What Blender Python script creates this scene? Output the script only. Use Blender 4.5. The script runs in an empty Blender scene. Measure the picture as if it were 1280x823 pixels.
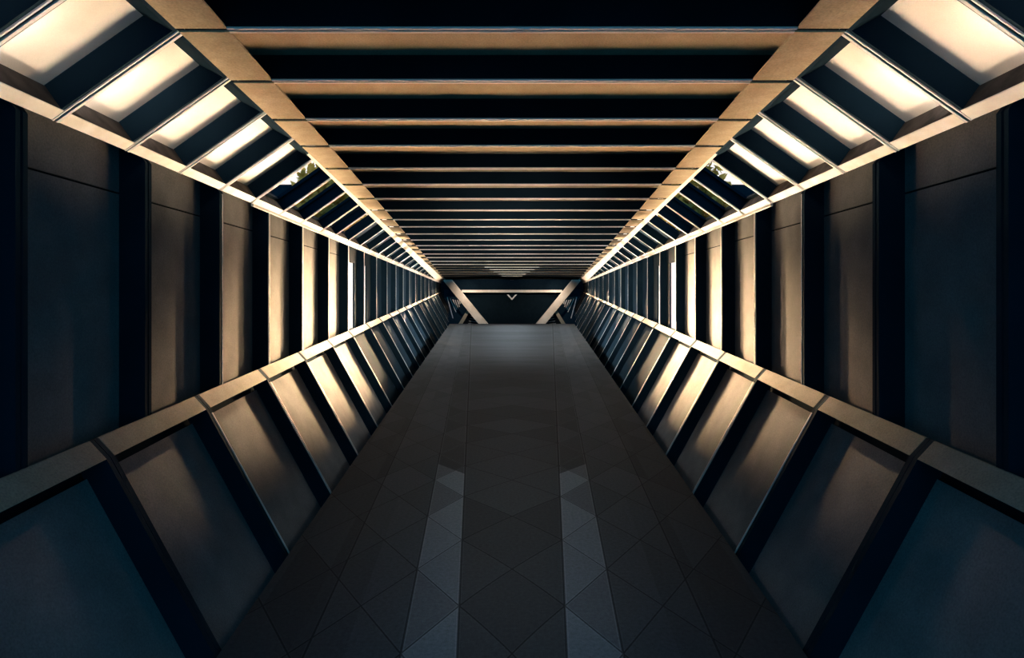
import bpy, bmesh, math, random
from mathutils import Vector, Matrix
random.seed(7)
S = bpy.context.scene
COL = S.collection

# ------------------------------------------------------------------ place
# The footbridge: eye point 1.72 m above the deck; the two walls diverge
# slightly (K metres per metre), every hoop stands square to the axis.
EYE = 1.72
K = 75.0 / 720.0
F = 720.0

def P(side, lat, h, Y):
    return (side * (lat + K * Y), Y, EYE + h)

# ------------------------------------------------------------------ nodes
def new_mat(name):
    m = bpy.data.materials.new(name)
    m.use_nodes = True
    nt = m.node_tree
    for n in list(nt.nodes):
        nt.nodes.remove(n)
    out = nt.nodes.new('ShaderNodeOutputMaterial')
    return m, nt, out

def N(nt, typ, **kw):
    n = nt.nodes.new(typ)
    for k, v in kw.items():
        setattr(n, k, v)
    return n

def math_node(nt, op, a, b=None):
    n = N(nt, 'ShaderNodeMath', operation=op)
    for i, v in enumerate((a, b)):
        if v is None:
            continue
        if isinstance(v, (int, float)):
            n.inputs[i].default_value = v
        else:
            nt.links.new(v, n.inputs[i])
    return n.outputs[0]

def grain_mat(name, c0, c1, scale=6.0, rough=0.6, spec=0.3, metallic=0.0, fine=0.25, fine_scale=220.0):
    """painted / cast surface: soft blotches plus a fine grain"""
    m, nt, out = new_mat(name)
    tc = N(nt, 'ShaderNodeTexCoord')
    n1 = N(nt, 'ShaderNodeTexNoise'); n1.inputs['Scale'].default_value = scale; n1.inputs['Detail'].default_value = 5
    n2 = N(nt, 'ShaderNodeTexNoise'); n2.inputs['Scale'].default_value = fine_scale; n2.inputs['Detail'].default_value = 2
    nt.links.new(tc.outputs['Object'], n1.inputs['Vector'])
    nt.links.new(tc.outputs['Object'], n2.inputs['Vector'])
    r = N(nt, 'ShaderNodeValToRGB')
    r.color_ramp.elements[0].position = 0.32; r.color_ramp.elements[0].color = (*c0, 1)
    r.color_ramp.elements[1].position = 0.68; r.color_ramp.elements[1].color = (*c1, 1)
    nt.links.new(n1.outputs['Fac'], r.inputs['Fac'])
    f = math_node(nt, 'MULTIPLY_ADD', n2.outputs['Fac'], fine * 2)
    f.node.inputs[2].default_value = 1.0 - fine
    mx = N(nt, 'ShaderNodeMix', data_type='RGBA', blend_type='MULTIPLY')
    mx.inputs['Factor'].default_value = 1.0
    nt.links.new(r.outputs['Color'], mx.inputs['A'])
    cmb = N(nt, 'ShaderNodeCombineColor')
    for i in range(3):
        nt.links.new(f, cmb.inputs[i])
    nt.links.new(cmb.outputs[0], mx.inputs['B'])
    b = N(nt, 'ShaderNodeBsdfPrincipled')
    b.inputs['Roughness'].default_value = rough
    b.inputs['Specular IOR Level'].default_value = spec
    b.inputs['Metallic'].default_value = metallic
    nt.links.new(mx.outputs['Result'], b.inputs['Base Color'])
    nt.links.new(b.outputs[0], out.inputs['Surface'])
    return m

M = {}
M['panel'] = grain_mat('warm_grey_panel', (0.16, 0.155, 0.15), (0.21, 0.205, 0.195), 5.0, .75, .15, fine=.42, fine_scale=110)
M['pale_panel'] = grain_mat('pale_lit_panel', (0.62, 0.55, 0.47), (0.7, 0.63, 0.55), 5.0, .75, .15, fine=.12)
M['ink'] = grain_mat('ink_rib', (.003, .008, .012), (.005, .011, .016), 3.0, .8, .03, fine=.1)
M['soffit'] = grain_mat('sand_soffit', (0.36, 0.265, 0.17), (0.43, 0.33, 0.22), 9.0, .8, .1, fine=.42, fine_scale=110)
M['sill'] = grain_mat('cream_sill', (0.8, 0.68, 0.55), (0.92, 0.85, 0.76), 7.0, .7, .15, fine=.08)
M['cap'] = grain_mat('sand_rail', (0.27, 0.22, 0.16), (0.33, 0.27, 0.2), 7.0, .7, .2, fine=.42, fine_scale=110)
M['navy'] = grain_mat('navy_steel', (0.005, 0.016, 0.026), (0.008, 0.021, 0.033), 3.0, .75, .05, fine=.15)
M['return'] = grain_mat('brown_grey_return', (.05, .045, .045), (.13, .11, .10), 9.0, .8, .1, fine=.2)
M['edge'] = grain_mat('pale_edge', (.66, .58, .52), (.74, .67, .62), 12.0, .5, .3, fine=.05)
M['beam'] = grain_mat('pale_beam', (.66, .54, .42), (.76, .66, .55), 1.2, .7, .15, fine=.12)
M['black'] = grain_mat('black_gasket', (.004, .006, .008), (.006, .009, .012), 3.0, .9, .02, fine=.1)
M['shell'] = grain_mat('dark_shell', (.006, .012, .018), (.009, .017, .024), 2.0, .9, .02, fine=.1)
M['hill'] = grain_mat('slate_block', (.012, .022, .03), (.02, .03, .04), 1.0, .9, .02, fine=.1)
M['bark'] = grain_mat('bark', (.05, .035, .025), (.09, .06, .04), 3.0, .9, .05)
M['pavement'] = grain_mat('street_paving', (.10, .10, .10), (.14, .14, .14), .6, .9, .05)

def leaf_mat():
    m, nt, out = new_mat('autumn_leaf')
    oi = N(nt, 'ShaderNodeTexCoord'); n1 = N(nt, 'ShaderNodeTexNoise'); n1.inputs['Scale'].default_value = 2.2
    nt.links.new(oi.outputs['Object'], n1.inputs['Vector'])
    r = N(nt, 'ShaderNodeValToRGB')
    r.color_ramp.elements[0].position = .35; r.color_ramp.elements[0].color = (.34, .24, .04, 1)
    r.color_ramp.elements[1].position = .65; r.color_ramp.elements[1].color = (.78, .60, .16, 1)
    nt.links.new(n1.outputs['Fac'], r.inputs['Fac'])
    d = N(nt, 'ShaderNodeBsdfDiffuse'); t = N(nt, 'ShaderNodeBsdfTranslucent'); mx = N(nt, 'ShaderNodeMixShader'); mx.inputs[0].default_value = .6
    nt.links.new(r.outputs[0], d.inputs[0]); nt.links.new(r.outputs[0], t.inputs[0])
    nt.links.new(d.outputs[0], mx.inputs[1]); nt.links.new(t.outputs[0], mx.inputs[2]); nt.links.new(mx.outputs[0], out.inputs['Surface'])
    return m
M['leaf'] = leaf_mat()

def glass_mat():
    m, nt, out = new_mat('clear_glass')
    t = N(nt, 'ShaderNodeBsdfTransparent'); t.inputs['Color'].default_value = (.95, .96, .97, 1)
    g = N(nt, 'ShaderNodeBsdfGlossy'); g.inputs['Roughness'].default_value = .05
    mx = N(nt, 'ShaderNodeMixShader')
    mx.inputs[0].default_value = .05; nt.links.new(t.outputs[0], mx.inputs[1]); nt.links.new(g.outputs[0], mx.inputs[2])
    nt.links.new(mx.outputs[0], out.inputs['Surface'])
    return m
M['glass'] = glass_mat()

def floor_mat():
    """dark stone deck: triangular tiles laid in a diamond lattice, with a paler run of tiles on each side of the middle"""
    m, nt, out = new_mat('dark_stone_tiles')
    tc = N(nt, 'ShaderNodeTexCoord')
    sp = N(nt, 'ShaderNodeSeparateXYZ'); nt.links.new(tc.outputs['Object'], sp.inputs[0])
    x, y = sp.outputs[0], sp.outputs[1]
    a = math_node(nt, 'ABSOLUTE', x)
    inner = math_node(nt, 'MULTIPLY_ADD', y, .0685); inner.node.inputs[2].default_value = .072
    t1 = math_node(nt, 'DIVIDE', a, inner)
    over = math_node(nt, 'SUBTRACT', a, inner)
    t2 = math_node(nt, 'ADD', math_node(nt, 'DIVIDE', over, .265), 1.0)
    is_out = math_node(nt, 'GREATER_THAN', a, inner)
    t = math_node(nt, 'ADD', math_node(nt, 'MULTIPLY', t1, math_node(nt, 'SUBTRACT', 1.0, is_out)),
                  math_node(nt, 'MULTIPLY', t2, is_out))
    v = math_node(nt, 'DIVIDE', math_node(nt, 'SUBTRACT', y, 3.51), .405)
    def line_dist(c, period):
        # distance of c to the next multiple of period
        return math_node(nt, 'PINGPONG', c, period / 2)
    # pingpong(c, s): 0 at multiples of 2s
    d1 = math_node(nt, 'PINGPONG', math_node(nt, 'ADD', t, v), 1.0)
    d2 = math_node(nt, 'PINGPONG', math_node(nt, 'SUBTRACT', t, v), 1.0)
    d3a = math_node(nt, 'ABSOLUTE', math_node(nt, 'SUBTRACT', t, 1.0))
    d3b = math_node(nt, 'ABSOLUTE', math_node(nt, 'SUBTRACT', t, 2.0))
    d3c = math_node(nt, 'ABSOLUTE', math_node(nt, 'SUBTRACT', t, 3.7))
    dm = d1
    for d in (d2, d3a, d3b, d3c):
        dm = math_node(nt, 'MINIMUM', dm, d)
    joint = math_node(nt, 'LESS_THAN', dm, .020)
    lip = math_node(nt, 'SUBTRACT', math_node(nt, 'LESS_THAN', dm, .045), joint)
    band = math_node(nt, 'MULTIPLY', math_node(nt, 'GREATER_THAN', t, 1.0), math_node(nt, 'LESS_THAN', t, 2.0))
    wide = math_node(nt, 'MULTIPLY', math_node(nt, 'GREATER_THAN', t, 2.0), math_node(nt, 'LESS_THAN', t, 3.7))
    cell = N(nt, 'ShaderNodeTexWhiteNoise', noise_dimensions='3D')
    cv = N(nt, 'ShaderNodeCombineXYZ')
    nt.links.new(math_node(nt, 'FLOOR', math_node(nt, 'DIVIDE', math_node(nt, 'ADD', t, v), 2.0)), cv.inputs[0])
    nt.links.new(math_node(nt, 'FLOOR', math_node(nt, 'DIVIDE', math_node(nt, 'SUBTRACT', t, v), 2.0)), cv.inputs[1])
    nt.links.new(math_node(nt, 'FLOOR', t), cv.inputs[2])
    nt.links.new(cv.outputs[0], cell.inputs['Vector'])
    n = N(nt, 'ShaderNodeTexNoise'); n.inputs['Scale'].default_value = 45; n.inputs['Detail'].default_value = 6; n.inputs['Roughness'].default_value = .7
    n2 = N(nt, 'ShaderNodeTexNoise'); n2.inputs['Scale'].default_value = 260; n2.inputs['Detail'].default_value = 2
    nt.links.new(tc.outputs['Object'], n.inputs['Vector']); nt.links.new(tc.outputs['Object'], n2.inputs['Vector'])
    # paler run of tiles shows in the first five metres only
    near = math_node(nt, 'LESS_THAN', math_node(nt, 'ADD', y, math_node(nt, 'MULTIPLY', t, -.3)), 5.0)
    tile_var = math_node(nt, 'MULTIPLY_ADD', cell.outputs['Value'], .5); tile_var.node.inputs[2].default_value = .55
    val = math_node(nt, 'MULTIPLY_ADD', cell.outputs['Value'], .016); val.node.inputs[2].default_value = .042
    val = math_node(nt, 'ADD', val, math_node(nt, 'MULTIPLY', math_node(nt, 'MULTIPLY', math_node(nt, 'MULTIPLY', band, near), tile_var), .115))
    val = math_node(nt, 'ADD', val, math_node(nt, 'MULTIPLY', wide, .014))
    val = math_node(nt, 'MULTIPLY', val, math_node(nt, 'MULTIPLY_ADD', n.outputs['Fac'], 1.2)); val.node.inputs[1].links[0].from_node.inputs[2].default_value = .4
    val = math_node(nt, 'MULTIPLY', val, math_node(nt, 'MULTIPLY_ADD', n2.outputs['Fac'], .9)); val.node.inputs[1].links[0].from_node.inputs[2].default_value = .55
    val = math_node(nt, 'MULTIPLY', val, math_node(nt, 'SUBTRACT', 1.0, math_node(nt, 'MULTIPLY', joint, .6)))
    val = math_node(nt, 'ADD', val, math_node(nt, 'MULTIPLY', math_node(nt, 'MULTIPLY', lip, math_node(nt, 'ADD', math_node(nt, 'MULTIPLY', band, 1.0), .25)), .034))
    col = N(nt, 'ShaderNodeCombineColor')
    nt.links.new(math_node(nt, 'MULTIPLY', val, .93), col.inputs[0])
    nt.links.new(math_node(nt, 'MULTIPLY', val, 1.0), col.inputs[1])
    nt.links.new(math_node(nt, 'MULTIPLY', val, 1.06), col.inputs[2])
    b = N(nt, 'ShaderNodeBsdfPrincipled'); b.inputs['Roughness'].default_value = .8; b.inputs['Specular IOR Level'].default_value = .12
    nt.links.new(col.outputs[0], b.inputs['Base Color'])
    nt.links.new(b.outputs[0], out.inputs['Surface'])
    return m
M['floor'] = floor_mat()

# ------------------------------------------------------------------ mesh helpers
class MB:
    def __init__(self):
        self.v, self.f = [], []
    def sweep(self, side, p0, Y0, Y1, p1=None):
        """closed prism: section p0 of (lat, h) at Y0 to p1 at Y1"""
        p1 = p1 or p0
        n = len(p0); b = len(self.v)
        self.v += [P(side, l, h, Y0) for l, h in p0] + [P(side, l, h, Y1) for l, h in p1]
        self.f.append(tuple(b + i for i in range(n)))
        self.f.append(tuple(b + n + i for i in reversed(range(n))))
        for i in range(n):
            j = (i + 1) % n
            self.f.append((b + i, b + n + i, b + n + j, b + j))
        return self
    def hexa(self, q0, q1):
        """solid between two quads of world points"""
        b = len(self.v); self.v += list(q0) + list(q1)
        self.f += [(b, b+1, b+2, b+3), (b+7, b+6, b+5, b+4)] + [(b+i, b+4+i, b+4+(i+1) % 4, b+(i+1) % 4) for i in range(4)]
        return self
    def sheet(self, q0, q1):
        """closed prism between two polygons of world points"""
        n = len(q0); b = len(self.v); self.v += list(q0) + list(q1)
        self.f += [tuple(b + i for i in range(n)), tuple(b + n + i for i in reversed(range(n)))]
        self.f += [(b + i, b + n + i, b + n + (i + 1) % n, b + (i + 1) % n) for i in range(n)]
        return self
    def box(self, x0, x1, y0, y1, z0, z1):
        return self.hexa([(x0, y0, z0), (x1, y0, z0), (x1, y0, z1), (x0, y0, z1)],
                         [(x0, y1, z0), (x1, y1, z0), (x1, y1, z1), (x0, y1, z1)])
    def build(self, name, mat, parent=None, bevel=0.0, seg=2):
        me = bpy.data.meshes.new(name)
        me.from_pydata([Vector(p) for p in self.v], [], self.f)
        bm = bmesh.new(); bm.from_mesh(me)
        bmesh.ops.recalc_face_normals(bm, faces=bm.faces)
        if bevel:
            bmesh.ops.bevel(bm, geom=list(bm.edges), offset=bevel, segments=seg, affect='EDGES', profile=.5, clamp_overlap=True)
        bm.to_mesh(me); bm.free()
        me.materials.append(mat)
        o = bpy.data.objects.new(name, me)
        COL.objects.link(o)
        if parent is not None:
            o.parent = parent
            o.matrix_parent_inverse = Matrix.Translation(parent.location).inverted()
        else:
            # put the origin at the middle of the object
            c = sum((v.co for v in me.vertices), Vector()) / max(1, len(me.vertices))
            me.transform(Matrix.Translation(-c)); o.location = c
        return o

def tag(o, label, cat, group=None, kind=None):
    o['label'] = label
    o['category'] = cat
    if group: o['group'] = group
    if kind: o['kind'] = kind
    return o

def struct(o):
    o['kind'] = 'structure'
    return o

def root(name, loc, label, cat, group=None):
    e = bpy.data.objects.new(name, None)
    e.empty_display_size = .1
    e.location = loc
    COL.objects.link(e)
    return tag(e, label, cat, group)

ORD = ['first', 'second', 'third', 'fourth', 'fifth', 'sixth', 'seventh', 'eighth', 'ninth', 'tenth', 'eleventh', 'twelfth',
       'thirteenth', 'fourteenth', 'fifteenth', 'sixteenth', 'seventeenth', 'eighteenth', 'nineteenth', 'twentieth',
       'twenty-first', 'twenty-second', 'twenty-third', 'twenty-fourth', 'twenty-fifth', 'twenty-sixth', 'twenty-seventh',
       'twenty-eighth', 'twenty-ninth', 'thirtieth']
SIDES = ((-1, 'left-side'), (1, 'right-side'))

# ------------------------------------------------------------------ stations (metres from the eye) of the joints of each band
CEIL = [1.87, 2.44, 3.05, 3.75, 4.45, 5.29, 6.12, 7.10, 8.16, 9.30, 10.4, 11.8, 13.3, 15.1, 16.7, 18.9, 21.2, 24.2, 27.6,
        31.3, 35.6, 41.0, 47.5, 56.0, 65.0, 76.0, 87.0]
UPPER = [1.42, 1.94, 2.463, 3.007, 3.593, 4.22, 4.876, 5.667, 6.46, 7.42, 8.21, 9.20, 10.36, 11.6, 12.97, 14.4, 16.1, 18.0, 20.07,
         22.8, 25.7, 28.8, 32.7, 37.1, 42.2, 49.0, 58.0, 70.0, 87.0]
MID = [1.27, 2.279, 3.23, 4.257, 5.368, 6.57, 7.97, 9.47, 11.16, 13.0, 15.1, 17.5, 20.1, 23.1, 26.8, 31.4, 36.0, 42.0, 49.0, 60.0,
       72.0, 87.0]
LOWER = [1.75, 2.738, 3.837, 5.08, 6.39, 7.87, 9.47, 11.44, 13.45, 15.6, 18.0, 20.9, 24.1, 28.1, 32.8, 38.6, 45.3, 53.0, 64.0,
         87.0]
GLASS_UPPER = 4.8      # from here outwards the slope is glazed
GLASS_MID = 9.0
YEND = 87.0

# section of the hoop, (lat, h) measured from the wall line / eye level
P0I = (.949, 1.088); P0O = (1.164, 1.088); P1 = (1.70, .71)
SL = Vector((P0O[0] - P1[0], P0O[1] - P1[1])); SLEN = SL.length; SL.normalize()
NO = Vector((SL.y, -SL.x))                      # outward normal of the slope
if NO.x < 0: NO = -NO
DEP = .14
def up(s, d):
    """point on the upper slope: s metres up from P1, d metres outward"""
    q = Vector(P1) + SL * s + NO * d
    return (q.x, q.y)
RT = (1.70, -.724); RB = (1.62, -.81); LB = (1.104, -1.748)
LSL = Vector((LB[0] - RB[0], LB[1] - RB[1])); LLEN = LSL.length; LSL.normalize()
LNO = Vector((-LSL.y, LSL.x))
if LNO.x < 0: LNO = -LNO
def lo(s, d):
    q = Vector(RB) + LSL * s + LNO * d
    return (q.x, q.y)

# deck edge (world |X| as a line in Y)
def deck_x(Y):
    return 1.372 + (Y - 2.67) * (2.914 - 1.372) / (26.9 - 2.67)
DECK_END = 26.9
def low_s(Y):
    """how far down the lower slope runs at Y: to beneath the deck edge"""
    lat = max(.30, deck_x(min(Y, DECK_END)) - K * min(Y, DECK_END) - .03)
    return max(LLEN + .03, (RB[0] - lat) / -LSL.x) if lat < LB[0] else LLEN + .03

G = .007   # half the open joint between two bays

def web_pair(fn_poly, side, Ya, Yb, t=.022):
    m = MB()
    m.sweep(side, fn_poly, Ya + G, Ya + G + t)
    m.sweep(side, fn_poly, Yb - G - t, Yb - G)
    return m

# ------------------------------------------------------------------ ceiling bays and soffit strips
def js(Y, Z):
    return min(.010 + .0011 * Y * Y, .16 * abs(Z - Y))
def ceiling_bays():
    for i in range(len(CEIL) - 1):
        Ya, Yb = CEIL[i], CEIL[i + 1]
        w = min(.022 + .002 * Ya, .06)
        h0, h1 = P0I[1], P0I[1] + DEP
        e = root('ceiling_panel', (0, (Ya + Yb) / 2, EYE + h1),
                 f'{ORD[i]} dark-ribbed ceiling bay from the near end, spanning between the sand strips', 'ceiling panel', 'ceiling bays')
        def wx(Y): return P0I[0] + K * Y
        def rib_poly(y):
            a, b = wx(y), wx(y) + .19
            return [(-a, y, EYE + h0 + .006), (a, y, EYE + h0 + .006), (a, y, EYE + h0 + .012), (b, y, EYE + h0 + .012), (b, y, EYE + h1),
                    (-b, y, EYE + h1), (-b, y, EYE + h0 + .012), (-a, y, EYE + h0 + .012)]
        def slab(y0, y1, z0, z1, inset=0, half=None):
            x0 = half if half else wx(y0) - inset; x1 = half if half else wx(y1) - inset
            return ([(-x0, y0, EYE + z0), (x0, y0, EYE + z0), (x0, y0, EYE + z1), (-x0, y0, EYE + z1)],
                    [(-x1, y1, EYE + z0), (x1, y1, EYE + z0), (x1, y1, EYE + z1), (-x1, y1, EYE + z1)])
        MB().hexa(*slab(Ya + G + w, Yb - G - w, h1 - .012, h1, -.20 if Ya < 5.2 else -.10)).build('back_panel', M['soffit'], e)
        for (y0, y1) in ((Ya + G, Ya + G + w), (Yb - G - w, Yb - G)):
            MB().sheet(rib_poly(y0), rib_poly(y1)).build('rib', M['ink'], e)
        half = None
        if Ya > 26: half = max(.2, 40 * (350 - (359 - 783 / Ya)) / 20.0 * Ya / F)
        t = max(.006, min(.05, .0018 * Ya))
        for (y0, y1) in ((Ya + G, Ya + G + w * .6), (Yb - G - w * .6, Yb - G)):
            MB().hexa(*slab(y0, y1, h0 - t * .4, h0 + .006, .002, half)).build('edge_trim', M['edge'], e)
        for side, sn in SIDES:
            o = MB().sweep(side, [P0I, P0O, (P0O[0], P0O[1] + .010), (P0I[0], P0I[1] + .010)], Ya + js(Ya, Yb), Yb - js(Yb, 2 * Yb - Ya)).build('ceiling_strip', M['soffit'])
            tag(o, f'{ORD[i]} flat sand-coloured strip panel from the near end, beside the ceiling, {sn}', 'soffit panel', 'sand strip panels along the ceiling edge')
ceiling_bays()

# ------------------------------------------------------------------ upper sloping bays
SILL = .066
def upper_bays():
    for side, sn in SIDES:
        for i in range(len(UPPER) - 1):
            Ya, Yb = UPPER[i], UPPER[i + 1]
            glazed = Ya > GLASS_UPPER
            c = up(SLEN / 2, 0)
            what = 'dark blue' if Ya > 9 else 'glazed' if glazed else 'solid pale'
            e = root('upper_wall_bay', P(side, c[0], c[1], (Ya + Yb) / 2),
                     f'{ORD[i]} {what} sloping bay from the near end, above the {sn} wall', 'wall bay', f'sloping bays above the {sn} wall')
            w = min(.022 + .002 * Ya, .06)
            web = [up(0, .004), up(SLEN, .004), up(SLEN, DEP), up(0, DEP)]
            for (y0, y1) in ((Ya + G, Ya + G + w), (Yb - G - w, Yb - G)):
                MB().sweep(side, web, y0, y1).build('rib', M['navy'], e)
            MB().sweep(side, [up(SLEN - .015, .0), up(SLEN, 0), up(SLEN, DEP - .013), up(SLEN - (.02 if glazed else .08), DEP - .013)], Ya + G + w, Yb - G - w).build('upper_return', M['navy'], e)
            MB().sweep(side, [up(SILL, .004), up(SILL, DEP - .015), up(SILL - .02, DEP - .015), up(SILL - .02, .004)], Ya + G + w, Yb - G - w).build('lower_return', M['return'], e)
            MB().sweep(side, [up(0, 0), up(SILL, 0), up(SILL - .004, .018), up(0, .018)], Ya + G + w * .6 + min(.0006 * Ya * Ya, .1 * (Yb - Ya)), Yb - G - w * .2 - min(.0006 * Ya * Ya, .1 * (Yb - Ya))).build('sill', M['sill'], e, bevel=.004)
            for (y0, y1) in ((Ya + G, Ya + G + w * .6), (Yb - G - w * .35, Yb - G)):
                MB().sweep(side, [up(0, -.002), up(SLEN, -.002), up(SLEN, .008), up(0, .008)], y0, y1).build('edge_trim', M['edge'], e)
            y0, y1 = Ya + G + w, Yb - G - w
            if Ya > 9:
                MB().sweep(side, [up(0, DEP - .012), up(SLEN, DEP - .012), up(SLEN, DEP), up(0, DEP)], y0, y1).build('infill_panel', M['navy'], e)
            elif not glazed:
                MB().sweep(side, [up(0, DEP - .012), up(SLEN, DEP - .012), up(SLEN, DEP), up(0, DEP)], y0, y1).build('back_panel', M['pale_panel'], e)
            else:
                fr = MB(); q = .03
                fr.sweep(side, [up(SILL, DEP - .03), up(SILL + q, DEP - .03), up(SILL + q, DEP), up(SILL, DEP)], y0, y1)
                fr.sweep(side, [up(SLEN - .02 - q, DEP - .03), up(SLEN - .02, DEP - .03), up(SLEN - .02, DEP), up(SLEN - .02 - q, DEP)], y0, y1)
                pl = [up(SILL + q, DEP - .03), up(SLEN - .02 - q, DEP - .03), up(SLEN - .02 - q, DEP), up(SILL + q, DEP)]
                fr.sweep(side, pl, y0, y0 + q); fr.sweep(side, pl, y1 - q, y1)
                fr.build('window_frame', M['navy'], e)
                MB().sweep(side, [up(SILL + q, DEP - .018), up(SLEN - .02 - q, DEP - .018), up(SLEN - .02 - q, DEP - .012), up(SILL + q, DEP - .012)], y0 + q, y1 - q).build('glass_pane', M['glass'], e)
upper_bays()

# ------------------------------------------------------------------ upright wall bays
def mid_bays():
    for side, sn in SIDES:
        for i in range(len(MID) - 1):
            Ya, Yb = MID[i], MID[i + 1]
            glazed = Ya > GLASS_MID
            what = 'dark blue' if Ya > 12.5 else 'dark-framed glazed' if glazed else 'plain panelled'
            e = root('upright_wall_bay', P(side, 1.7, 0, (Ya + Yb) / 2),
                     f'{ORD[i]} {what} upright bay from the near end, {sn} wall over the rail', 'wall bay', f'upright bays of the {sn} wall')
            w = min(.022 + .002 * Ya, .06)
            L, D = 1.70, .16
            zt, zb = .79, -.80
            web = [(L + .013, zb), (L + D, zb), (L + D, zt), (L + .075, zt), (L + .003, .695), (L + .003, -.722), (L + .013, -.722)]
            for (y0, y1) in ((Ya + G, Ya + G + w), (Yb - G - w, Yb - G)):
                MB().sweep(side, web, y0, y1).build('fin', M['navy'], e)
            MB().sweep(side, [(L + .085, zt - .012), (L + D, zt - .012), (L + D, zt), (L + .085, zt)], Ya + G + w, Yb - G - w).build('head_return', M['navy'], e)
            MB().sweep(side, [(L + .014, zb), (L + D, zb), (L + D, zb + .012), (L + .014, zb + .012)], Ya + G + w, Yb - G - w).build('foot_return', M['navy'], e)
            for (y0, y1) in ((Ya + G, Ya + G + w * .5), (Yb - G - w * .35, Yb - G)) if Ya > 4 else ():
                MB().sweep(side, [(L, -.72), (L + .007, -.72), (L + .007, .69), (L, .69)], y0, y1).build('edge_trim', M['edge'], e)
            y0, y1 = Ya + G + w, Yb - G - w
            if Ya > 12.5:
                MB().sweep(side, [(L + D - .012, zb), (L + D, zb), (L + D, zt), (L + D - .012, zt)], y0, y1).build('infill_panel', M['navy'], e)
            elif not glazed:
                zs = .52
                MB().sweep(side, [(L + D - .012, zb), (L + D, zb), (L + D, zs - .006), (L + D - .012, zs - .006)], y0, y1).build('back_panel', M['panel'], e)
                MB().sweep(side, [(L + D - .012, zs + .006), (L + D, zs + .006), (L + D, zt), (L + D - .012, zt)], y0, y1).build('head_panel', M['panel'], e)
                MB().sweep(side, [(L + D - .002, zs - .006), (L + D, zs - .006), (L + D, zs + .006), (L + D - .002, zs + .006)], y0, y1).build('joint_strip', M['black'], e)
            else:
                fr = MB(); q = .035
                fr.sweep(side, [(L + D - .03, zb), (L + D, zb), (L + D, zb + q), (L + D - .03, zb + q)], y0, y1)
                fr.sweep(side, [(L + D - .03, .45), (L + D, .45), (L + D, zt), (L + D - .03, zt)], y0, y1)
                pl = [(L + D - .03, zb + q), (L + D, zb + q), (L + D, .45), (L + D - .03, .45)]
                qf = .32 if Ya < 10 else .62
                fr.sweep(side, pl, y0, y0 + q); fr.sweep(side, pl, y1 - qf, y1)
                fr.build('window_frame', M['navy'], e)
                MB().sweep(side, [(L + D - .018, zb + q), (L + D - .012, zb + q), (L + D - .012, .45), (L + D - .018, .45)], y0 + q, y1 - qf).build('glass_pane', M['glass'], e)
mid_bays()

# ------------------------------------------------------------------ rail caps and lower sloping bays
def jr(Y, Z):
    return min(.028 + .0004 * Y * Y, .12 * abs(Z - Y))
def lower_bays():
    for side, sn in SIDES:
        for i in range(len(LOWER) - 1):
            Ya, Yb = LOWER[i], LOWER[i + 1]
            w = min(.022 + .002 * Ya, .06)
            o = MB().sweep(side, [RT, RB, (RB[0] + .028, RB[1] - .004), (RT[0] + .012, -.79), (RT[0] + .012, RT[1])], Ya + jr(Ya, Yb), Yb - jr(Yb, Yb * 2 - Ya)).build('rail_cap', M['cap'], bevel=.003)
            tag(o, f'{ORD[i]} sand-coloured slanted rail cap from the near end, along the {sn} wall', 'rail cap', f'rail caps along the {sn} wall')
            c = lo(LLEN / 2, 0)
            e = root('lower_wall_bay', P(side, c[0], c[1], (Ya + Yb) / 2),
                     f'{ORD[i]} leaning panelled bay from the near end, {sn} wall under the rail', 'wall bay', f'leaning bays under the {sn} rail')
            sa, sb = low_s(Ya), low_s(Yb)
            s0 = .035
            def web(s): return [(RT[0] + .002, RT[1] - .002), (RB[0] + .003, RB[1]), lo(s, .004), lo(s, DEP), lo(.0, DEP), (RT[0] + .0115, RT[1] - .05), (RT[0] + .0115, RT[1] - .002)]
            for (y0, y1, s) in ((Ya + .002, Ya + G + w, sa), (Yb - G - w, Yb - .002, sb)):
                MB().sweep(side, web(s), y0, y1).build('rib', M['navy'], e)
            for (y0, y1, s) in ((Ya + G, Ya + G + w * .5, sa), (Yb - G - w * .3, Yb - G, sb)) if Ya > 3.5 else ():
                MB().sweep(side, [lo(s0, -.002), lo(s, -.002), lo(s, .008), lo(s0, .008)], y0, y1).build('edge_trim', M['edge'], e)
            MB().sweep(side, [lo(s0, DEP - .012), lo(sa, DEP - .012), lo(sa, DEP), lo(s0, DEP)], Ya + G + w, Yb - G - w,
                       [lo(s0, DEP - .012), lo(sb, DEP - .012), lo(sb, DEP), lo(s0, DEP)]).build('back_panel', M['panel'] if Ya < 8.5 else M['navy'], e)  # far panels coloured dark blue to stand in for shade
lower_bays()

# thin pale fillet running under the sills, and the pale edge beam along the ceiling corner
for side, sn in SIDES:
    o = MB().sweep(side, [(1.688, .690), (1.71, .690), (1.71, .709), (1.688, .709)], 4.9, YEND,
                   [(1.60, .56), (1.74, .56), (1.74, .709), (1.60, .709)]).build('eaves_trim', M['edge'])
    tag(o, f'long thin pale eaves moulding under the sloping glazing, {sn} wall', 'moulding', 'pale eaves mouldings')
    Ya, Yb = 4.68, YEND
    def bq(Y):
        s = .9 * (Y - 4.68) / (Yb - 4.68) + .02
        return [up(SLEN, -.004), up(SLEN, .02), up(SLEN - s, .02), up(SLEN - s, -.004)]
    m = MB()
    m.sweep(side, bq(Ya), Ya, Yb, bq(Yb))
    o = m.build('edge_beam', M['beam'])
    tag(o, f'long pale tapering beam along the ceiling corner, {sn}', 'beam', 'ceiling corner beams')

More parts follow.
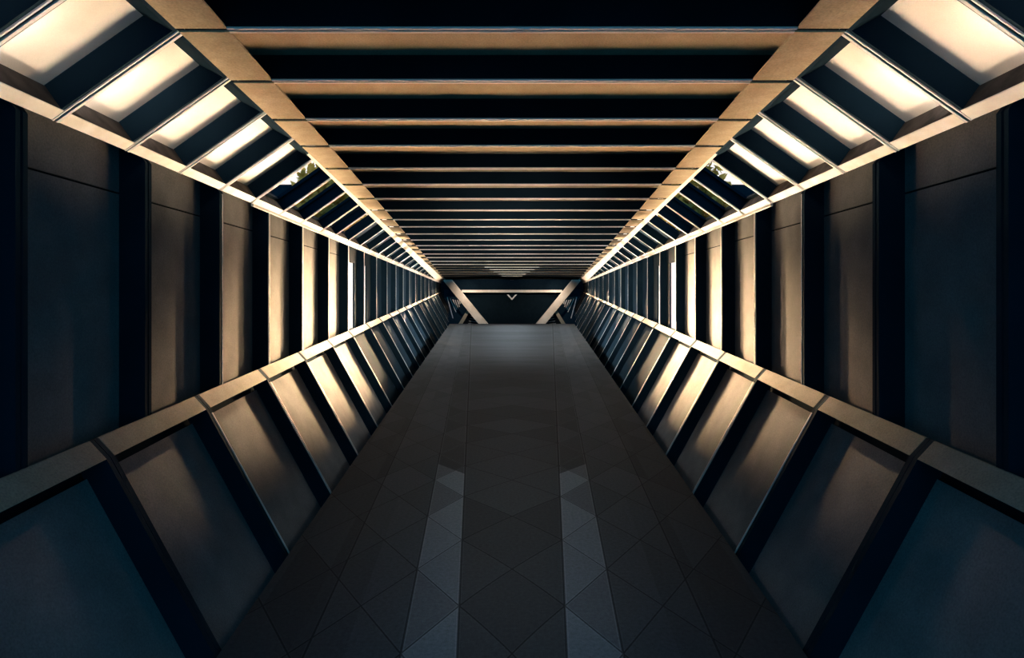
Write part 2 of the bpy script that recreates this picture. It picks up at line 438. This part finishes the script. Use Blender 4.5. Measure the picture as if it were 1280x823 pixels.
# ------------------------------------------------------------------ shell of the bridge behind the bays
def shell(side, poly, Y0, Y1, name):
    return struct(MB().sweep(side, poly, Y0, Y1).build(name, M['shell']))
for side, nm in ((-1, 'left'), (1, 'right')):
    m = MB()
    a, b = (1.90, -.735), (1.90, .80)
    m.sweep(side, [(1.90, -.80), (1.93, -.80), (1.93, .78), (1.90, .78)], .8, 9.46)
    m.sweep(side, [up(-.12, DEP + .02), up(SLEN + .03, DEP + .02), up(SLEN + .03, DEP + .05), up(-.12, DEP + .05)], .8, 4.87)
    m.sweep(side, [lo(-.1, DEP + .03), lo(LLEN + .9, DEP + .03), lo(LLEN + .9, DEP + .06), lo(-.1, DEP + .06)], .8, 26)
    struct(m.build('wall_' + nm, M['shell']))
m = MB()
def cq(Y, z0, z1):
    x = 1.22 + K * Y
    return [(-x, Y, EYE + z0), (x, Y, EYE + z0), (x, Y, EYE + z1), (-x, Y, EYE + z1)]
m.hexa(cq(.8, 1.26, 1.30), cq(YEND, 1.26, 1.30))
struct(m.build('ceiling', M['shell']))

# ------------------------------------------------------------------ floor deck
m = MB()
def fq(Y):
    x = deck_x(Y)
    return [(-x, Y, -.10), (x, Y, -.10), (x, Y, 0), (-x, Y, 0)]
m.hexa(fq(-1.0), fq(DECK_END))
fl = m.build('floor', M['floor'])
c = fl.location.copy(); fl.data.transform(Matrix.Translation(c)); fl.location = (0, 0, 0)
struct(fl)

# ------------------------------------------------------------------ far end: header, diagonal struts, slatted screens, back wall
def W(px, py, Y):
    """a point of the far portal, from its bearing and distance"""
    return ((px - 640) * Y / F, Y, EYE - (py - 359) * Y / F)
YP = 88.5
def bar(pts, Y0, Y1):
    """solid bar from a quad of bearings (at YP) between two distances"""
    return MB().hexa([W(x, y, YP)[:1] + (Y0,) + W(x, y, YP)[2:] for x, y in pts], [W(x, y, YP)[:1] + (Y1,) + W(x, y, YP)[2:] for x, y in pts])
h = bar([(566, 345), (714, 345), (714, 366.5), (566, 366.5)], YP + .6, YP + 1.4)
hd = h.build('portal_beam', M['ink'])
tag(hd, 'dark cross header closing the ceiling at the far end of the bridge', 'header')
bar([(577, 362.6), (703, 362.6), (703, 365.8), (577, 365.8)], YP + .35, YP + .6).build('edge_trim', M['beam'], hd)
for p in ([(633.5, 368.5), (636, 368.5), (641.2, 374.5), (640, 375.5)], [(646.5, 368.5), (644, 368.5), (638.8, 374.5), (640, 375.5)]):
    y0 = YP + (.3 if p[0][0] < 640 else .45)
    bar(p, y0, y0 + .12).build('bracket', M['edge'], hd)
for side, sn in SIDES:
    def mx(p): return [(640 + side * (640 - x), y) for x, y in p]
    o = bar(mx([(547, 341), (558, 341), (611.5, 406), (600, 406)]), YP - 1.2, YP - .2).build('diagonal_strut', M['beam'])
    tag(o, f'pale diagonal strut dropping from the far header, {sn}', 'strut', 'diagonal struts at the far end')
    o = bar(mx([(585.5, 385), (588, 388), (577, 407), (572, 407)]), YP - .18, YP + .2).build('brace', M['soffit'])
    tag(o, f'short tan brace propped against the diagonal strut, {sn}', 'brace', 'short braces at the far end')
    e = root('slatted_screen', W(640 + side * (640 - 568), 385, YP + 2), f'dark slatted screen between the leaning wall and far strut, {sn}', 'screen', 'slatted screens at the far end')
    bar(mx([(553, 362), (581, 362), (581, 410), (553, 410)]), YP + 2.2, YP + 2.4).build('backing_panel', M['navy'], e)
    for xa, ya, xb, yb in ((556.8, 372, 564, 399), (560.4, 374, 568, 391), (564, 375, 569, 388), (566.7, 375.5, 570.5, 386), (569.5, 375.5, 572.3, 384.5),
                           (572.5, 374.5, 571.5, 383.5), (575, 373.5, 573.5, 380.5), (577.5, 373, 576, 378)):
        bar(mx([(xa, ya), (xa + .9, ya), (xb + .9, yb), (xb, yb)]), YP + 2.0, YP + 2.2).build('slat', M['edge'], e)
    e = root('step_grille', W(640 + side * (640 - 592), 400, YP), f'small dark slatted grille under the far strut, {sn}', 'grille', 'slatted grilles under the far struts')
    bar(mx([(588, 388), (603, 408), (576, 408)] + [(580, 400)]), YP + .55, YP + .7).build('backing_panel', M['black'], e)
    for k in range(5):
        y = 391.5 + 3.2 * k
        bar(mx([(588.5 - k * .9, y), (590.5 + k * 2.2, y + 1.6), (590.5 + k * 2.2, y + 2.5), (588.5 - k * .9, y + .9)]), YP + .3, YP + .5).build('slat', M['panel'], e)
m = MB().sheet([(-16, 87.05, -9), (16, 87.05, -9), (16, 91.3, -9), (-16, 91.3, -9)], [(-16, 87.05, -8.8), (16, 87.05, -8.8), (16, 91.3, -8.8), (-16, 91.3, -8.8)])
m.box(-16, 16, 91, 91.3, -8.8, 8); m.box(-16, -15.7, 87.05, 91, -8.8, 8); m.box(15.7, 16, 87.05, 91, -8.8, 8); m.box(-15.7, 15.7, 87.05, 91, 7.7, 8)
struct(m.build('wall_back', M['ink']))

# ------------------------------------------------------------------ outside: pavement far below, trees and blocks seen through the glazing
struct(MB().box(-60, 60, -10, 120, -8.3, -8.0).build('ground', M['pavement']))
def tree(x, y, z0, hgt, r, label):
    e = root('tree', (x, y, z0), label, 'tree', 'trees outside the glazing')
    bm = bmesh.new()
    bmesh.ops.create_cone(bm, segments=8, radius1=.28, radius2=.1, depth=hgt * .8, cap_ends=True, matrix=Matrix.Translation((x, y, z0 + hgt * .4)))
    me = bpy.data.meshes.new('trunk'); bm.to_mesh(me); bm.free(); me.materials.append(M['bark'])
    o = bpy.data.objects.new('trunk', me); COL.objects.link(o); o.parent = e; o.matrix_parent_inverse = Matrix.Translation(e.location).inverted()
    v, f = [], []
    for k in range(1500):
        d = Vector((random.gauss(0, 1), random.gauss(0, 1), random.gauss(0, 1))).normalized() * (random.random() ** .4) * r
        p = Vector((x + d.x, y + d.y, z0 + hgt * .78 + d.z * 1.15))
        a = Vector((random.gauss(0, 1), random.gauss(0, 1), random.gauss(0, 1))).normalized()
        b_ = a.orthogonal().normalized(); s = random.uniform(.10, .22)
        n = len(v); v += [p + a * s, p + b_ * s * .5, p - a * s, p - b_ * s * .5]; f.append((n, n + 1, n + 2, n + 3))
    me = bpy.data.meshes.new('crown'); me.from_pydata(v, [], f); me.materials.append(M['leaf'])
    o = bpy.data.objects.new('crown', me); COL.objects.link(o); o.parent = e; o.matrix_parent_inverse = Matrix.Translation(e.location).inverted()
for side, sn in SIDES:
    tree(side * 5.65, 18, -8, 15.8, 1.2, f'yellow-green tree outside the first sloping windows, {sn}')
    b = MB().box(side * 10.2 - 2.0, side * 10.2 + 2.0, 21.5, 25, -8, 5.55).build('office_block', M['hill'])
    tag(b, f'dark block standing outside beyond the sloping windows, {sn}', 'building', 'dark blocks outside')

# ------------------------------------------------------------------ fill lights added unseen behind the ribs and along the deck and ceiling edges
WARM = (1.0, .71, .43); WARM2 = (1.0, .80, .56); WHITE = (1.0, .88, .76)
def beam(name, src, tgt, watts, color, spread, size=.10):
    """small square fill light without a fitting at src, aimed at tgt"""
    src, tgt = Vector(src), Vector(tgt)
    L = bpy.data.lights.new(name, 'AREA'); L.shape = 'SQUARE'; L.size = size
    L.energy = watts; L.color = color; L.spread = math.radians(spread)
    o = bpy.data.objects.new(name, L); COL.objects.link(o)
    o.location = src
    o.rotation_euler = (tgt - src).to_track_quat('-Z', 'Y').to_euler()
    return o

def strip(name, a, b, direction, watts, color=WARM, width=.02, spread=120):
    """added fill line from a to b, shining square to its length"""
    a, b = Vector(a), Vector(b)
    x = (b - a).normalized()
    d = Vector(direction); d = (d - x * d.dot(x)).normalized()
    z = -d; y = z.cross(x)
    L = bpy.data.lights.new(name, 'AREA'); L.shape = 'RECTANGLE'; L.size = (b - a).length; L.size_y = width
    L.energy = watts; L.color = color; L.spread = math.radians(spread)
    o = bpy.data.objects.new(name, L); COL.objects.link(o)
    o.matrix_world = Matrix.Translation((a + b) / 2) @ Matrix((x, y, z)).transposed().to_4x4()
    return o

def interp(Y, tab):
    if Y <= tab[0][0]: return tab[0][1]
    for (y0, v0), (y1, v1) in zip(tab, tab[1:]):
        if Y <= y1: return v0 + (v1 - v0) * (Y - y0) / (y1 - y0)
    return tab[-1][1]

# unseen fill beams added along the deck edges and ceiling edges, each aimed across the bridge and back towards the near end
def washer(name, src, tgt, theta, table, color, spread, ymax, step=.75, across=True):
    """src, tgt: (lat, h) on opposite sides; theta: how far the beam leans along the bridge; table: strength by where it lands"""
    Y = 3.0
    while Y < ymax:
        st = max(step, .11 * Y)
        flat = math.hypot(src[0] + tgt[0] + 2 * K * Y if across else tgt[0] - src[0], tgt[1] - src[1])
        yt = Y - flat * math.tan(math.radians(theta))
        p = interp(yt, table) * st
        if yt > .5 and p > 0:
            for side, sn in SIDES:
                sx = -side if across else side
                t = P(sx, *tgt, Y)
                if not across: t = P(sx, *tgt, yt)
                beam(name, P(side, *src, Y), (t[0], yt, t[2]), p, color, spread)
        Y += st
DK = (1.07, -1.68); CE = (.80, 1.0)
washer('upper_wash', DK, (1.46, .90), 26, [(1.4, 1.8), (2.2, 2.2), (3.2, 3.2), (4.4, 6.5), (6, 8.5), (12, 10), (25, 9), (60, 3)], WARM2, 22, 70, .5, across=False)
for side, sn in SIDES:
    for i in range(len(UPPER) - 1):
        Ya = UPPER[i]
        if Ya < 1.4 or Ya > GLASS_UPPER: continue
        y = Ya + .055
        p = interp(Ya, [(1.9, .4), (2.5, 1.2), (3.5, 1.0), (4, .4), (5, .2)])
        strip('upper_fill_line', P(side, *up(SILL + .03, .012), y), P(side, *up(SLEN * .55, .012), y), (side * NO.x, 1.1, NO.y), p, WHITE, .015, 104)  # added fill line hidden behind the rib to brighten the panel
washer('upright_wash', DK, (1.8, -.12), 56, [(4.3, 0), (5.2, 4), (6.5, 8), (8, 11), (9.5, 11), (11, 0)], WARM, 20, 22)
washer('leaning_wash', (0, 1.06), (1.56, -.98), 69, [(2.6, 0), (3.4, 4), (4.2, 15), (5.4, 16), (6.5, 14), (8, 10), (9.5, 0)], (1.0, .66, .36), 11, 24, .5)
washer('rail_wash', (.93, 1.06), (1.69, -.72), 63, [(2.3, 0), (3.0, .08), (3.8, .4), (5, 1.3), (6.5, 2.0), (9, 2.3), (20, 3.6), (40, 4.5)], WARM, 12, 70, .35, across=False)
washer('fin_wash', DK, (1.75, -.1), -45, [(8, 0), (10, 4), (20, 7), (40, 12)], WHITE, 34, 50, 1.2)
washer('rib_wash', CE, (1.45, -1.2), -45, [(6, 0), (9, 1.2), (20, 2.2), (40, 4)], WHITE, 30, 50, 1.2)
washer('trim_wash', DK, (0, 1.1), -50, [(5, 0), (7, 3), (12, 5), (30, 5)], WHITE, 40, 40, 1.2)
washer('deck_wash', CE, (0, -1.72), 0, [(3, .5), (8, .8), (11, 1.2), (14, 1.5), (15, 0)], (.82, .93, 1.0), 40, 16, .8)
washer('deck_pool', (.25, 1.0), (.55, -1.72), 0, [(12.6, 0), (14, 9), (18, 22), (25, 34)], (.82, .93, 1.0), 75, 26, .8)
for side, sn in SIDES:
    beam('screen_fill', (side * 5.0, 85.5, EYE + .5), (side * 9, 90.5, EYE - 2.2), 50, WHITE, 80)  # added unseen fill to bring out the slats
    beam('portal_fill', (side * 3.0, 76, EYE + .9), (side * 4.3, 87.5, EYE - 1.6), 130, WHITE, 50)  # added unseen fill to brighten the struts
washer('ceiling_wash', DK, (.32, 1.2), 33, [(1.8, 0), (2.4, 2.0), (3, 5), (5, 7), (9, 7), (10, 0)], WARM, 32, 16)

# ------------------------------------------------------------------ sky: pale ahead, dusk blue behind
w = bpy.data.worlds.new('dusk_sky'); S.world = w; w.use_nodes = True
nt = w.node_tree
for n in list(nt.nodes): nt.nodes.remove(n)
out = nt.nodes.new('ShaderNodeOutputWorld')
bg = nt.nodes.new('ShaderNodeBackground')
tc = nt.nodes.new('ShaderNodeTexCoord')
sp = nt.nodes.new('ShaderNodeSeparateXYZ'); nt.links.new(tc.outputs['Generated'], sp.inputs[0])
r = nt.nodes.new('ShaderNodeValToRGB')
cr = r.color_ramp
cr.elements[0].position = .35; cr.elements[0].color = (.05, .38, .72, 1)
cr.elements[1].position = .62; cr.elements[1].color = (1.35, 1.28, 1.2, 1)
mr = nt.nodes.new('ShaderNodeMapRange')
mr.inputs['From Min'].default_value = -1; mr.inputs['From Max'].default_value = 1
nt.links.new(sp.outputs[1], mr.inputs[0]); nt.links.new(mr.outputs[0], r.inputs[0])
nt.links.new(r.outputs[0], bg.inputs[0]); bg.inputs[1].default_value = 1.0
nt.links.new(bg.outputs[0], out.inputs[0])

# ------------------------------------------------------------------ camera
cam = bpy.data.cameras.new('camera')
cam.sensor_width = 36; cam.lens = F / 1280 * 36
cam.shift_y = -(411.5 - 359) / 1280
cam.clip_end = 400
co = bpy.data.objects.new('camera', cam); COL.objects.link(co)
co.location = (0, 0, EYE); co.rotation_euler = (math.pi / 2, 0, 0)
S.camera = co

S.view_settings.view_transform = 'Standard'
S.view_settings.look = 'None'
S.view_settings.exposure = 0.0
S.view_settings.gamma = 1.0
S.view_settings.use_curve_mapping = False
S.cycles.max_bounces = 6
S.cycles.diffuse_bounces = 0
S.cycles.sample_clamp_indirect = 4.0
